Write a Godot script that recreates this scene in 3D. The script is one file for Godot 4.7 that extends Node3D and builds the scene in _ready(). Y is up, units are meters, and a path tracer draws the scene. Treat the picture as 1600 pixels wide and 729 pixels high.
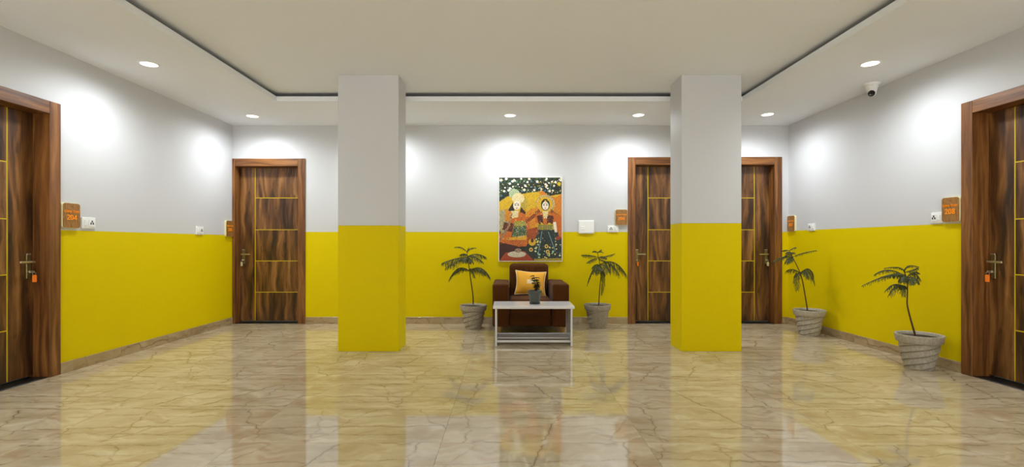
extends Node3D
# Hotel lobby: white and yellow walls, walnut doors, marble floor, tray ceiling with downlights.
# Metres. The camera stands at x = 0, z = 0; the back wall is at z = -6.672.

const EYE := 1.1
const LEFT := -3.772
const RIGHT := 3.852
const BACK := 6.672
const FRONT := 3.2
const LOW := 2.718       # underside of the dropped ceiling border
const HIGH := 2.817      # underside of the recessed centre
const TRAY_L := -2.631
const TRAY_R := 2.675
const TRAY_B := 5.54
const LAMP_ENERGY := 1.8
const SKY_ENERGY := 8.5

var M := {}
var used := {}

const PINE_A_STEM = [ [-0.001, 0.312], [-0.006, 0.436], [-0.030, 0.609], [-0.047, 0.737], [-0.065, 0.855], [-0.078, 0.932], [-0.081, 0.993] ]
const PINE_A_FRONDS = [
	[-0.081, 0.988, -0.146, 1.078, 0.015, -0.241, 1.048, 0.030, 0.030],
	[-0.081, 0.988, -0.053, 1.054, -0.015, 0.035, 1.041, -0.030, 0.030],
	[-0.081, 0.978, -0.079, 1.003, -0.025, -0.062, 1.049, -0.050, 0.020],
	[-0.077, 0.927, -0.211, 0.927, 0.030, -0.395, 0.847, 0.060, 0.100],
	[-0.077, 0.927, -0.190, 0.896, 0.110, -0.322, 0.799, 0.220, 0.090],
	[-0.077, 0.932, -0.111, 0.988, -0.090, -0.188, 0.948, -0.180, 0.050],
	[-0.077, 0.927, 0.036, 1.001, -0.010, 0.162, 0.921, -0.020, 0.080],
	[-0.077, 0.922, -0.009, 0.982, 0.125, 0.125, 0.875, 0.250, 0.080],
	[-0.077, 0.914, -0.026, 0.913, 0.140, 0.004, 0.861, 0.280, 0.060],
	[-0.077, 0.914, -0.101, 0.931, 0.130, -0.091, 0.865, 0.260, 0.060],
	[-0.047, 0.740, -0.198, 0.874, 0.015, -0.313, 0.627, 0.030, 0.070],
	[-0.047, 0.740, -0.150, 0.819, 0.100, -0.235, 0.714, 0.200, 0.060],
	[-0.047, 0.740, 0.098, 0.866, -0.000, 0.216, 0.660, 0.000, 0.090],
	[-0.047, 0.740, 0.038, 0.839, 0.100, 0.157, 0.714, 0.200, 0.090],
	[-0.047, 0.732, -0.039, 0.847, 0.130, 0.037, 0.673, 0.260, 0.040],
]
const PINE_B_STEM = [ [0.015, 0.250], [0.019, 0.344], [0.031, 0.520], [0.045, 0.685], [0.033, 0.820], [0.013, 0.913], [0.001, 0.978] ]
const PINE_B_FRONDS = [
	[0.002, 0.976, -0.029, 1.012, 0.015, -0.066, 0.995, 0.030, 0.030],
	[0.002, 0.978, 0.021, 0.998, -0.010, 0.059, 1.019, -0.020, 0.030],
	[0.004, 0.974, 0.010, 1.019, 0.030, 0.069, 0.977, 0.060, 0.020],
	[0.013, 0.916, -0.093, 0.957, -0.000, -0.207, 0.949, -0.000, 0.060],
	[0.013, 0.916, 0.114, 0.927, -0.000, 0.228, 0.967, -0.000, 0.040],
	[0.013, 0.908, -0.068, 0.906, 0.050, -0.148, 0.857, 0.100, 0.050],
	[0.013, 0.908, 0.047, 0.954, 0.060, 0.088, 0.907, 0.120, 0.050],
	[0.015, 0.903, 0.071, 0.873, -0.060, 0.173, 0.852, -0.120, 0.030],
	[0.035, 0.820, -0.065, 0.829, -0.010, -0.133, 0.551, -0.020, 0.060],
	[0.035, 0.825, 0.229, 0.943, -0.010, 0.378, 0.692, -0.020, 0.120],
	[0.035, 0.825, 0.139, 0.917, 0.060, 0.250, 0.714, 0.120, 0.120],
	[0.035, 0.820, 0.093, 0.855, 0.110, 0.098, 0.730, 0.220, 0.090],
	[0.035, 0.820, -0.014, 0.784, 0.130, 0.010, 0.752, 0.260, 0.100],
	[0.035, 0.820, -0.044, 0.834, 0.100, -0.069, 0.729, 0.200, 0.080],
	[0.035, 0.815, -0.013, 0.845, -0.070, -0.050, 0.763, -0.140, 0.050],
	[0.042, 0.789, 0.097, 0.764, 0.030, 0.043, 0.433, 0.060, 0.050],
]
const PINE_C_STEM = [ [-0.016, 0.250], [-0.023, 0.298], [-0.048, 0.457], [-0.078, 0.627], [-0.106, 0.731], [-0.151, 0.834], [-0.200, 0.932], [-0.240, 1.017] ]
const PINE_C_FRONDS = [
	[-0.239, 1.011, -0.200, 1.051, -0.000, -0.160, 1.052, 0.000, 0.030],
	[-0.239, 1.011, -0.284, 1.030, -0.000, -0.334, 1.007, 0.000, 0.030],
	[-0.212, 0.968, -0.283, 1.024, 0.075, -0.365, 0.983, 0.150, 0.040],
	[-0.212, 0.968, -0.227, 1.013, 0.060, -0.250, 0.980, 0.120, 0.030],
	[-0.202, 0.934, -0.099, 0.999, 0.020, 0.063, 1.015, 0.040, 0.035],
	[-0.202, 0.934, -0.325, 0.970, 0.025, -0.467, 0.879, 0.050, 0.050],
	[-0.202, 0.932, -0.297, 0.946, 0.075, -0.371, 0.862, 0.150, 0.050],
	[-0.202, 0.929, -0.282, 0.918, 0.100, -0.364, 0.876, 0.200, 0.040],
	[-0.202, 0.934, -0.221, 1.006, -0.050, -0.259, 0.923, -0.100, 0.040],
	[-0.106, 0.734, -0.194, 0.819, 0.010, -0.281, 0.772, 0.020, 0.075],
	[-0.106, 0.732, -0.219, 0.793, 0.070, -0.226, 0.549, 0.140, 0.060],
	[-0.106, 0.734, 0.008, 0.898, 0.025, 0.033, 0.617, 0.050, 0.070],
	[-0.106, 0.734, -0.079, 0.856, 0.075, -0.062, 0.663, 0.150, 0.070],
	[-0.106, 0.734, -0.109, 0.821, 0.090, -0.134, 0.689, 0.180, 0.050],
]
const PINE_D_STEM = [ [-0.029, 0.271], [-0.040, 0.313], [-0.063, 0.392], [-0.088, 0.485], [-0.105, 0.569], [-0.103, 0.652], [-0.103, 0.745], [-0.116, 0.810], [-0.133, 0.855] ]
const PINE_D_FRONDS = [
	[-0.133, 0.855, -0.163, 0.912, 0.010, -0.326, 0.881, 0.020, 0.022],
	[-0.128, 0.849, -0.139, 0.933, 0.015, -0.026, 0.894, 0.030, 0.028],
	[-0.125, 0.843, -0.097, 0.873, 0.060, -0.113, 0.889, 0.120, 0.030],
	[-0.109, 0.801, -0.199, 0.896, 0.040, -0.558, 0.734, 0.080, 0.045],
	[-0.109, 0.801, -0.265, 0.920, -0.010, -0.380, 0.820, -0.020, 0.035],
	[-0.109, 0.792, -0.223, 0.861, 0.075, -0.403, 0.820, 0.150, 0.050],
	[-0.109, 0.796, -0.060, 0.887, 0.015, -0.017, 0.786, 0.030, 0.050],
	[-0.109, 0.792, -0.104, 0.836, 0.075, -0.147, 0.762, 0.150, 0.050],
	[-0.109, 0.792, -0.144, 0.806, 0.090, -0.208, 0.753, 0.180, 0.040],
	[-0.109, 0.792, -0.237, 0.833, 0.100, -0.309, 0.775, 0.200, 0.050],
	[-0.109, 0.801, -0.022, 0.875, -0.025, 0.042, 0.833, -0.050, 0.030],
	[-0.104, 0.691, -0.213, 0.793, 0.015, -0.309, 0.691, 0.030, 0.050],
	[-0.104, 0.691, -0.218, 0.799, 0.050, -0.337, 0.654, 0.100, 0.055],
	[-0.104, 0.689, -0.230, 0.797, 0.080, -0.263, 0.651, 0.160, 0.040],
]

# ---------------------------------------------------------------- scene tree helpers

func numbered(called: String) -> String:
	if not used.has(called):
		used[called] = 0
		return called
	used[called] += 1
	return "%s_%03d" % [called, used[called]]

func tag(o: Node, label: String, category := "", group := "", kind := "") -> Node:
	if label != "": o.set_meta("label", label)
	if category != "": o.set_meta("category", category)
	if group != "": o.set_meta("group", group)
	if kind != "": o.set_meta("kind", kind)
	return o

func thing(called: String, label: String, category: String, xf := Transform3D.IDENTITY, group := "", kind := "") -> Node3D:
	var o := Node3D.new()
	o.name = numbered(called)
	add_child(o)
	o.transform = xf
	tag(o, label, category, group, kind)
	return o

func part(called: String, mesh: Mesh, mat, parent: Node, at := Vector3.ZERO) -> MeshInstance3D:
	var o := MeshInstance3D.new()
	o.name = called if parent != self else numbered(called)
	o.mesh = mesh
	if mat != null:
		o.material_override = mat
	o.cast_shadow = GeometryInstance3D.SHADOW_CASTING_SETTING_ON
	o.position = at
	parent.add_child(o, true)
	return o

# a frame on a wall: x runs to the right as one faces the wall, y up, z out of it
func on_wall(side: String, along: float, y := 0.0, out := 0.0) -> Transform3D:
	if side == "left": return Transform3D(Basis(Vector3.UP, PI / 2), Vector3(LEFT + out, y, -along))
	if side == "right": return Transform3D(Basis(Vector3.UP, -PI / 2), Vector3(RIGHT - out, y, -along))
	if side == "front": return Transform3D(Basis(Vector3.UP, PI), Vector3(along, y, FRONT - out))
	return Transform3D(Basis.IDENTITY, Vector3(along, y, -BACK + out))

# ---------------------------------------------------------------- mesh helpers

func tool_() -> SurfaceTool:
	var st := SurfaceTool.new()
	st.begin(Mesh.PRIMITIVE_TRIANGLES)
	return st

func tri(st: SurfaceTool, p: Array, n: Vector3, uv: Array) -> void:
	var order := [0, 1, 2]
	if (p[1] - p[0]).cross(p[2] - p[0]).dot(n) > 0.0: order = [0, 2, 1]
	for k in order:
		st.set_normal(n)
		st.set_uv(uv[k])
		st.add_vertex(p[k])

func flat_uv(p: Vector3, n: Vector3, swap: bool, off: Vector2) -> Vector2:
	var a := n.abs()
	var q := Vector2(p.x, p.y)
	if a.x >= a.y and a.x >= a.z: q = Vector2(p.z, p.y)
	elif a.y >= a.z: q = Vector2(p.x, p.z)
	if swap: q = Vector2(q.y, q.x)
	return q + off

func face(st: SurfaceTool, pts: Array, n: Vector3, swap := false, off := Vector2.ZERO) -> void:
	var uv := []
	for p in pts: uv.append(flat_uv(p, n, swap, off))
	for k in range(1, pts.size() - 1):
		tri(st, [pts[0], pts[k], pts[k + 1]], n, [uv[0], uv[k], uv[k + 1]])

# a box with chamfered edges; uv in metres, grain along y unless swapped
func add_box(st: SurfaceTool, c: Vector3, s: Vector3, bev := 0.0, swap := false, off := Vector2.ZERO) -> void:
	var h := s / 2.0
	var b: float = min(bev, min(h.x, min(h.y, h.z)) * 0.9)
	var axes := [Vector3.RIGHT, Vector3.UP, Vector3.BACK]
	for i in 3:
		var j := (i + 1) % 3
		var k := (i + 2) % 3
		for sg in [-1.0, 1.0]:
			var n: Vector3 = axes[i] * sg
			var pts := []
			for q in [[-1, -1], [1, -1], [1, 1], [-1, 1]]:
				pts.append(c + n * h[i] + axes[j] * (q[0] * (h[j] - b)) + axes[k] * (q[1] * (h[k] - b)))
			face(st, pts, n, swap, off)
	if b <= 0.0: return
	for i in 3:
		var j := (i + 1) % 3
		var k := (i + 2) % 3
		for sj in [-1.0, 1.0]:
			for sk in [-1.0, 1.0]:
				var n: Vector3 = (axes[j] * sj + axes[k] * sk).normalized()
				var pts := []
				for q in [[-1, 0], [1, 0], [1, 1], [-1, 1]]:
					var along: Vector3 = axes[i] * (q[0] * (h[i] - b))
					if q[1] == 0: pts.append(c + along + axes[j] * (sj * h[j]) + axes[k] * (sk * (h[k] - b)))
					else: pts.append(c + along + axes[j] * (sj * (h[j] - b)) + axes[k] * (sk * h[k]))
				face(st, pts, n, swap, off)
	for sx in [-1.0, 1.0]:
		for sy in [-1.0, 1.0]:
			for sz in [-1.0, 1.0]:
				var e := Vector3(sx, sy, sz)
				var i3 := Vector3(h.x - b, h.y - b, h.z - b) * e
				face(st, [c + Vector3(sx * h.x, i3.y, i3.z), c + Vector3(i3.x, sy * h.y, i3.z), c + Vector3(i3.x, i3.y, sz * h.z)], e.normalized(), swap, off)

func box(c: Vector3, s: Vector3, bev := 0.0, swap := false, off := Vector2.ZERO) -> ArrayMesh:
	var st := tool_()
	add_box(st, c, s, bev, swap, off)
	return st.commit()

# box between two corners
func add_span(st: SurfaceTool, a: Vector3, b: Vector3, bev := 0.0) -> void:
	add_box(st, (a + b) / 2.0, (b - a).abs(), bev)

func span(a: Vector3, b: Vector3, bev := 0.0, swap := false, off := Vector2.ZERO) -> ArrayMesh:
	return box((a + b) / 2.0, (b - a).abs(), bev, swap, off)

# smooth grid of points rows x cols; normals come from the surface, outwards = away from the given centre line
func add_grid(st: SurfaceTool, rows: Array, closed: bool, uvs := Vector2.ONE, flip := false) -> void:
	var nr := rows.size()
	var nc: int = rows[0].size()
	st.set_smooth_group(0)
	for r in nr - 1:
		for q in (nc if closed else nc - 1):
			var q2 := (q + 1) % nc
			var pts := [rows[r][q], rows[r][q2], rows[r + 1][q2], rows[r + 1][q]]
			var uv := [Vector2(q, r), Vector2(q + 1, r), Vector2(q + 1, r + 1), Vector2(q, r + 1)]
			for k in ([0, 2, 1, 0, 3, 2] if flip else [0, 1, 2, 0, 2, 3]):
				st.set_uv(Vector2(uv[k].x / nc, uv[k].y / (nr - 1)) * uvs)
				st.add_vertex(pts[k])

# profile of (radius, y) from the bottom outside upwards
func lathe(profile: Array, seg: int, uvs := Vector2.ONE, wob = null) -> ArrayMesh:
	var st := tool_()
	var rows := []
	for i in profile.size():
		var row := []
		for k in seg:
			var a := TAU * k / seg
			var r: float = profile[i].x
			var y: float = profile[i].y
			if wob != null: r += wob.call(a, y, i)
			row.append(Vector3(sin(a) * r, y, cos(a) * r))
		rows.append(row)
	add_grid(st, rows, true, uvs, true)
	st.generate_normals()
	return st.commit()

func add_tube(st: SurfaceTool, path: Array, radii: Array, seg := 6, flatten := 1.0) -> void:
	var rows := []
	var up := Vector3(0.13, 0.31, 0.94).normalized()
	for i in path.size():
		var t: Vector3 = (path[min(i + 1, path.size() - 1)] - path[max(i - 1, 0)]).normalized()
		var a := up.cross(t).normalized()
		if a.length() < 0.5: a = Vector3.RIGHT
		var b := t.cross(a)
		var row := []
		for k in seg:
			var w := TAU * k / seg
			row.append(path[i] + (a * cos(w) + b * sin(w) * flatten) * radii[i])
		rows.append(row)
	add_grid(st, rows, true, Vector2(1, path.size()), false)
	for e in 2:                                      # caps
		var ring: Array = rows[0] if e == 0 else rows[-1]
		for k in range(1, seg - 1):
			var o := [ring[0], ring[k], ring[k + 1]] if e == 1 else [ring[0], ring[k + 1], ring[k]]
			st.set_smooth_group(-1)
			for p in o:
				st.set_uv(Vector2.ZERO)
				st.add_vertex(p)
	st.set_smooth_group(0)

func tube(path: Array, radii: Array, seg := 6) -> ArrayMesh:
	var st := tool_()
	add_tube(st, path, radii, seg)
	st.generate_normals()
	return st.commit()

# box with round edges, its faces bulged or grooved by shape(p, n) -> offset
func soft_box(s: Vector3, r: float, n := 10, shape = null) -> ArrayMesh:
	var st := tool_()
	var h := s / 2.0
	var axes := [Vector3.RIGHT, Vector3.UP, Vector3.BACK]
	for i in 3:
		var j := (i + 1) % 3
		var k := (i + 2) % 3
		var lists := []
		for ax in [j, k]:
			var l := []
			for e in 5: l.append(-h[ax] + r * (1.0 - cos(e / 4.0 * PI / 2)) * 1.0)
			for e in range(1, n): l.append(lerp(-h[ax] + r, h[ax] - r, e / float(n)))
			for e in 5: l.append(h[ax] - r + r * sin(e / 4.0 * PI / 2))
			lists.append(l)
		for sg in [-1.0, 1.0]:
			var rows := []
			for v in lists[1]:
				var row := []
				for u in lists[0]:
					var p: Vector3 = axes[i] * (sg * h[i]) + axes[j] * u + axes[k] * v
					var q := p.clamp(-h + Vector3.ONE * r, h - Vector3.ONE * r)
					var d := (p - q).normalized()
					var o := q + d * r
					if shape != null: o += shape.call(o, d)
					row.append(o)
				rows.append(row)
			add_grid(st, rows, false, Vector2(s[j], s[k]), sg > 0.0)
	st.generate_normals()
	return st.commit()

# upright rounded rectangle, front at z = d
func plate(w: float, h: float, r: float, d: float) -> ArrayMesh:
	var st := tool_()
	var ring := []
	for q in 4:
		var c := Vector2(w / 2 - r, h / 2 - r) * Vector2([1, -1, -1, 1][q], [1, 1, -1, -1][q])
		for e in 5:
			var a := PI / 2 * (q + e / 4.0)
			ring.append(c + Vector2(cos(a), sin(a)) * r)
	var front := []
	var back := []
	for p in ring:
		front.append(Vector3(p.x, p.y, d))
		back.append(Vector3(p.x, p.y, 0))
	face(st, front, Vector3.BACK)
	face(st, back, Vector3.FORWARD)
	for k in ring.size():
		var k2 := (k + 1) % ring.size()
		var m: Vector2 = (ring[k] + ring[k2]) / 2.0 - Vector2.ZERO
		var t: Vector2 = ring[k2] - ring[k]
		var n := Vector3(t.y, -t.x, 0).normalized()
		if n.dot(Vector3(m.x, m.y, 0)) < 0: n = -n
		face(st, [front[k], front[k2], back[k2], back[k]], n)
	return st.commit()

# raised lettering, as wide as told
func letters(text: String, wide: float, depth := 0.003) -> TextMesh:
	var t := TextMesh.new()
	var f := SystemFont.new()
	f.font_names = PackedStringArray(["Droid Sans"])
	f.font_weight = 700
	t.font = f
	t.text = text
	t.font_size = 64
	t.pixel_size = 0.001
	t.depth = depth
	t.curve_step = 2.0
	t.pixel_size = 0.001 * wide / maxf(t.get_aabb().size.x, 0.001)
	return t

# ---------------------------------------------------------------- materials

func mat(c: Color, rough := 0.6, metal := 0.0, spec := 0.5) -> StandardMaterial3D:
	var m := StandardMaterial3D.new()
	m.albedo_color = c
	m.roughness = rough
	m.metallic = metal
	m.metallic_specular = spec
	return m

func textured(tex: Texture2D, scale: Vector2, rough := 0.5, tint := Color.WHITE) -> StandardMaterial3D:
	var m := mat(tint, rough)
	m.albedo_texture = tex
	m.uv1_scale = Vector3(scale.x, scale.y, 1)
	return m

func noise(sd: int, freq: float, oct := 4) -> FastNoiseLite:
	var n := FastNoiseLite.new()
	n.seed = sd
	n.noise_type = FastNoiseLite.TYPE_SIMPLEX_SMOOTH
	n.frequency = freq
	n.fractal_type = FastNoiseLite.FRACTAL_FBM
	n.fractal_octaves = oct
	return n

func image_of(w: int, h: int, fn: Callable) -> ImageTexture:
	var d := PackedByteArray()
	d.resize(w * h * 3)
	var i := 0
	for y in h:
		for x in w:
			var c: Color = fn.call(x, y)
			d[i] = clampi(int(c.r * 255.0), 0, 255)
			d[i + 1] = clampi(int(c.g * 255.0), 0, 255)
			d[i + 2] = clampi(int(c.b * 255.0), 0, 255)
			i += 3
	var im := Image.create_from_data(w, h, false, Image.FORMAT_RGB8, d)
	im.generate_mipmaps()
	return ImageTexture.create_from_image(im)

# walnut laminate: grain along y, covers about 0.9 x 2.2 m, wraps without a seam
func walnut(sd: int, dark: Color, mid: Color, pale: Color, bands: float, gain: float) -> ImageTexture:
	var broad := noise(sd, 1.0, 3)
	var fine := noise(sd + 1, 1.0, 3)
	var warp := noise(sd + 2, 1.0, 2)
	var grain := func(u: float, v: float) -> float:
		var w := warp.get_noise_2d(u * 1.8, v * 2.6) * 0.05 + warp.get_noise_2d(u * 9.0, v * 14.0) * 0.007
		var t := 0.5 + broad.get_noise_2d((u + w) * bands, v * 1.6) * gain
		t += broad.get_noise_2d((u + w) * bands * 2.7 + 20.0, v * 3.0) * gain * 0.35
		t += fine.get_noise_2d((u + w * 0.3) * 120.0, v * 7.0) * 0.26
		t -= smoothstep(0.40, 0.62, broad.get_noise_2d(u * 9.0 + 40.0, v * 7.0)) * 0.3 * gain
		return clampf(t, 0.0, 1.0)
	return image_of(320, 640, func(x, y):
		var u: float = x / 320.0
		var v: float = y / 640.0
		var t: float = grain.call(u, v)
		if v > 0.86: t = lerpf(t, grain.call(u, v - 1.0), (v - 0.86) / 0.14)
		if u > 0.92: t = lerpf(t, grain.call(u - 1.0, v), (u - 0.92) / 0.08)
		return dark.lerp(mid, t * 2.0) if t < 0.5 else mid.lerp(pale, t * 2.0 - 1.0))

func crack(vein: PackedFloat32Array, w: int, h: int, rng: RandomNumberGenerator, a: Vector2, b: Vector2, jag: float, strong: float, core := 1.6, wide := 6.0) -> void:
	var steps := int(a.distance_to(b))
	var side := (b - a).normalized().orthogonal()
	var off := 0.0
	var slope := 0.0
	var power := strong
	for s in steps:
		var t := s / float(steps)
		if rng.randf() < 0.07: slope = rng.randf_range(-1, 1) * jag
		off = (off + slope) * 0.985
		power = clampf(power + rng.randf_range(-0.06, 0.06), strong * 0.25, strong)
		var p := a.lerp(b, t) + side * off
		var reach := int(wide * 2.2) + 1
		for dy in range(-reach, reach + 1):
			for dx in range(-reach, reach + 1):
				var x := posmod(int(p.x) + dx, w)
				var y := int(p.y) + dy
				if y < 0 or y >= h: continue
				var d := sqrt(float(dx * dx + dy * dy))
				var k := power * maxf(exp(-d * d / (core * core)), 0.34 * exp(-d * d / (wide * wide)))
				if k > vein[y * w + x]: vein[y * w + x] = k

# glazed marble-look tile, 1.13 x 0.57 m
func marble(sd: int) -> ImageTexture:
	var w := 1024
	var h := 512
	var rng := RandomNumberGenerator.new()
	rng.seed = sd
	var vein := PackedFloat32Array()
	vein.resize(w * h)
	var wisp := PackedFloat32Array()
	wisp.resize(w * h)
	for k in 4:                                      # long cracks and soft brown bands along the tile
		var y0 := h * (0.10 + 0.26 * k) + rng.randf_range(-40, 40)
		var soft := k % 2 == 1
		var x0 := rng.randf_range(-40, 300)
		crack(vein, w, h, rng, Vector2(x0, y0), Vector2(x0 + w * rng.randf_range(0.75, 1.0), y0 + rng.randf_range(-50, 50)), 0.5, 0.5 if soft else 0.85, 5.0 if soft else 3.0, 12.0)
	for k in 3:                                      # jagged ones across it
		var x0 := w * (0.15 + 0.32 * k) + rng.randf_range(-60, 60)
		crack(vein, w, h, rng, Vector2(x0, rng.randf_range(0, 60)), Vector2(x0 + rng.randf_range(-280, 280), h - rng.randf_range(0, 60)), 0.9, 0.95 if k < 2 else 0.6, 2.2, 8.0)
	for k in 6:
		var p := Vector2(rng.randf_range(0, w), rng.randf_range(30, h - 30))
		crack(wisp, w, h, rng, p, p + Vector2(rng.randf_range(90, 260), rng.randf_range(-30, 30)), 0.3, 0.8, 3.0, 9.0)
	var cloud := noise(sd + 10, 1.0, 4)
	var streak := noise(sd + 11, 1.0, 3)
	var blush := noise(sd + 12, 1.0, 2)
	var cream := Color8(206, 191, 163)
	var tan_ := Color8(168, 149, 116)
	var rust := Color8(166, 138, 108)
	var brown := Color8(84, 60, 32)
	var milk := Color8(220, 212, 198)
	return image_of(w, h, func(x, y):
		var u: float = x / 512.0
		var v: float = y / 512.0
		var wv := cloud.get_noise_2d(u * 1.7 + 7.0, v * 2.0) * 0.5
		var t := 0.42 + cloud.get_noise_2d(u * 0.9, (v + wv * 0.4) * 3.0) * 0.6 + streak.get_noise_2d(u * 1.2, (v + wv * 0.3) * 11.0) * 0.18
		var c := cream.lerp(tan_, clampf(t, 0.0, 1.0))
		c = c.lerp(rust, smoothstep(0.28, 0.62, blush.get_noise_2d(u * 1.8, v * 4.0 + wv)) * 0.4)
		var i: int = y * w + x
		c = c.lerp(milk, clampf(wisp[i] * 0.6, 0.0, 1.0))
		return c.lerp(brown, clampf(vein[i] * 0.70, 0.0, 1.0)))

func speckle(sd: int, a: Color, b: Color, fx: float, fy: float, gain := 1.0) -> ImageTexture:
	var n := noise(sd, 1.0, 4)
	return image_of(256, 256, func(x, y):
		return a.lerp(b, clampf(0.5 + n.get_noise_2d(x / 256.0 * fx, y / 256.0 * fy) * gain, 0.0, 1.0)))

func make_materials() -> void:
	var plaster := noise(5, 0.9, 3)
	M.white = mat(Color8(205, 205, 206), 0.55, 0.0, 0.35)
	M.ceiling = mat(Color8(238, 241, 245), 0.8, 0.0, 0.3)
	M.yellow = mat(Color8(220, 196, 0), 0.6, 0.0, 0.22)
	var bump := NoiseTexture2D.new()
	bump.width = 512
	bump.height = 512
	bump.seamless = true
	plaster.frequency = 0.02
	bump.noise = plaster
	for k in ["white", "yellow", "ceiling"]:
		M[k].heightmap_enabled = true
		M[k].heightmap_texture = bump
		M[k].heightmap_scale = 0.02
		M[k].uv1_scale = Vector3(0.8, 0.8, 1)
	M.void = mat(Color8(38, 34, 24), 0.95, 0.0, 0.1)  # near-black colour painted in for the shade of the cove slot
	var leaf := walnut(21, Color8(44, 24, 8), Color8(100, 63, 26), Color8(150, 104, 56), 7.0, 0.75)
	var frame := walnut(33, Color8(78, 47, 24), Color8(122, 82, 50), Color8(158, 114, 76), 9.0, 0.65)
	M.leaf = textured(leaf, Vector2(1 / 0.9, 1 / 2.2), 0.38)
	M.leaf.texture_repeat = true
	M.frame = textured(frame, Vector2(1 / 0.5, 1 / 2.2), 0.4, Color(0.98, 0.91, 0.70))
	M.plaque = textured(speckle(81, Color8(126, 84, 36), Color8(176, 126, 66), 26.0, 2.5, 1.2), Vector2(1 / 0.2, 1 / 0.25), 0.4)
	M.inlay = mat(Color8(206, 178, 20), 0.35)
	M.core = mat(Color8(30, 18, 8), 0.7)
	M.black = mat(Color8(16, 14, 12), 0.35)
	M.steel = mat(Color8(196, 190, 172), 0.28, 1.0)
	M.brass = mat(Color8(150, 140, 100), 0.38, 1.0)
	M.orange = mat(Color8(240, 120, 20), 0.4)
	M.letter = mat(Color8(255, 150, 10), 0.45)
	M.acrylic = mat(Color8(236, 226, 176), 0.25)
	M.plastic = mat(Color8(238, 238, 236), 0.3)
	M.marble = []
	for k in 3:
		var m := textured(marble(101 + 7 * k), Vector2.ONE, 0.045)
		m.metallic_specular = 0.66
		M.marble.append(m)
	M.skirting = textured(M.marble[1].albedo_texture, Vector2(1 / 1.13, 1 / 0.57), 0.2, Color(0.9, 0.86, 0.78))
	M.lamp = mat(Color.WHITE, 0.5)
	M.lamp.emission_enabled = true
	M.lamp.emission = Color(1.0, 0.985, 0.95)
	M.lamp.emission_energy_multiplier = 5.0
	var vel := speckle(61, Color8(62, 33, 9), Color8(100, 58, 22), 40.0, 40.0, 0.9)
	M.velvet = textured(vel, Vector2(5, 5), 0.8)
	M.velvet.rim_enabled = true
	M.velvet.rim = 0.12
	M.velvet.rim_tint = 1.0
	M.velvet.metallic_specular = 0.2
	M.foot = mat(Color8(150, 118, 66), 0.5)
	M.laminate = mat(Color8(214, 212, 209), 0.16)
	M.laminate.metallic_specular = 0.6
	M.chrome = mat(Color8(190, 188, 182), 0.3, 0.9)
	var stone := speckle(71, Color8(150, 140, 122), Color8(188, 179, 162), 26.0, 18.0, 0.7)
	M.stone = textured(stone, Vector2(1, 1), 0.85)
	M.stone.uv1_triplanar = true
	M.stone.uv1_scale = Vector3(1.6, 1.6, 1.6)
	M.soil = textured(speckle(72, Color8(26, 18, 12), Color8(62, 48, 34), 50.0, 50.0, 1.6), Vector2.ONE, 0.95)
	M.bark = textured(speckle(73, Color8(58, 34, 18), Color8(104, 70, 42), 8.0, 40.0, 1.3), Vector2.ONE, 0.8)
	M.needle = textured(speckle(74, Color8(38, 44, 10), Color8(86, 92, 26), 30.0, 30.0, 1.5), Vector2.ONE, 0.55)
	M.needle.backlight_enabled = true
	M.needle.backlight = Color(0.12, 0.14, 0.04)
	M.leafy = mat(Color8(44, 62, 28), 0.4)
	M.pot_grey = mat(Color8(76, 78, 70), 0.45)
	M.saucer = mat(Color8(38, 38, 34), 0.45)
	M.piping = mat(Color8(236, 224, 180), 0.8)
	M.canvas = mat(Color8(236, 232, 222), 0.7)
	M.glass = mat(Color8(14, 14, 14), 0.1)
	M.hole = mat(Color8(12, 12, 12), 0.5)

# ---------------------------------------------------------------- setting

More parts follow.
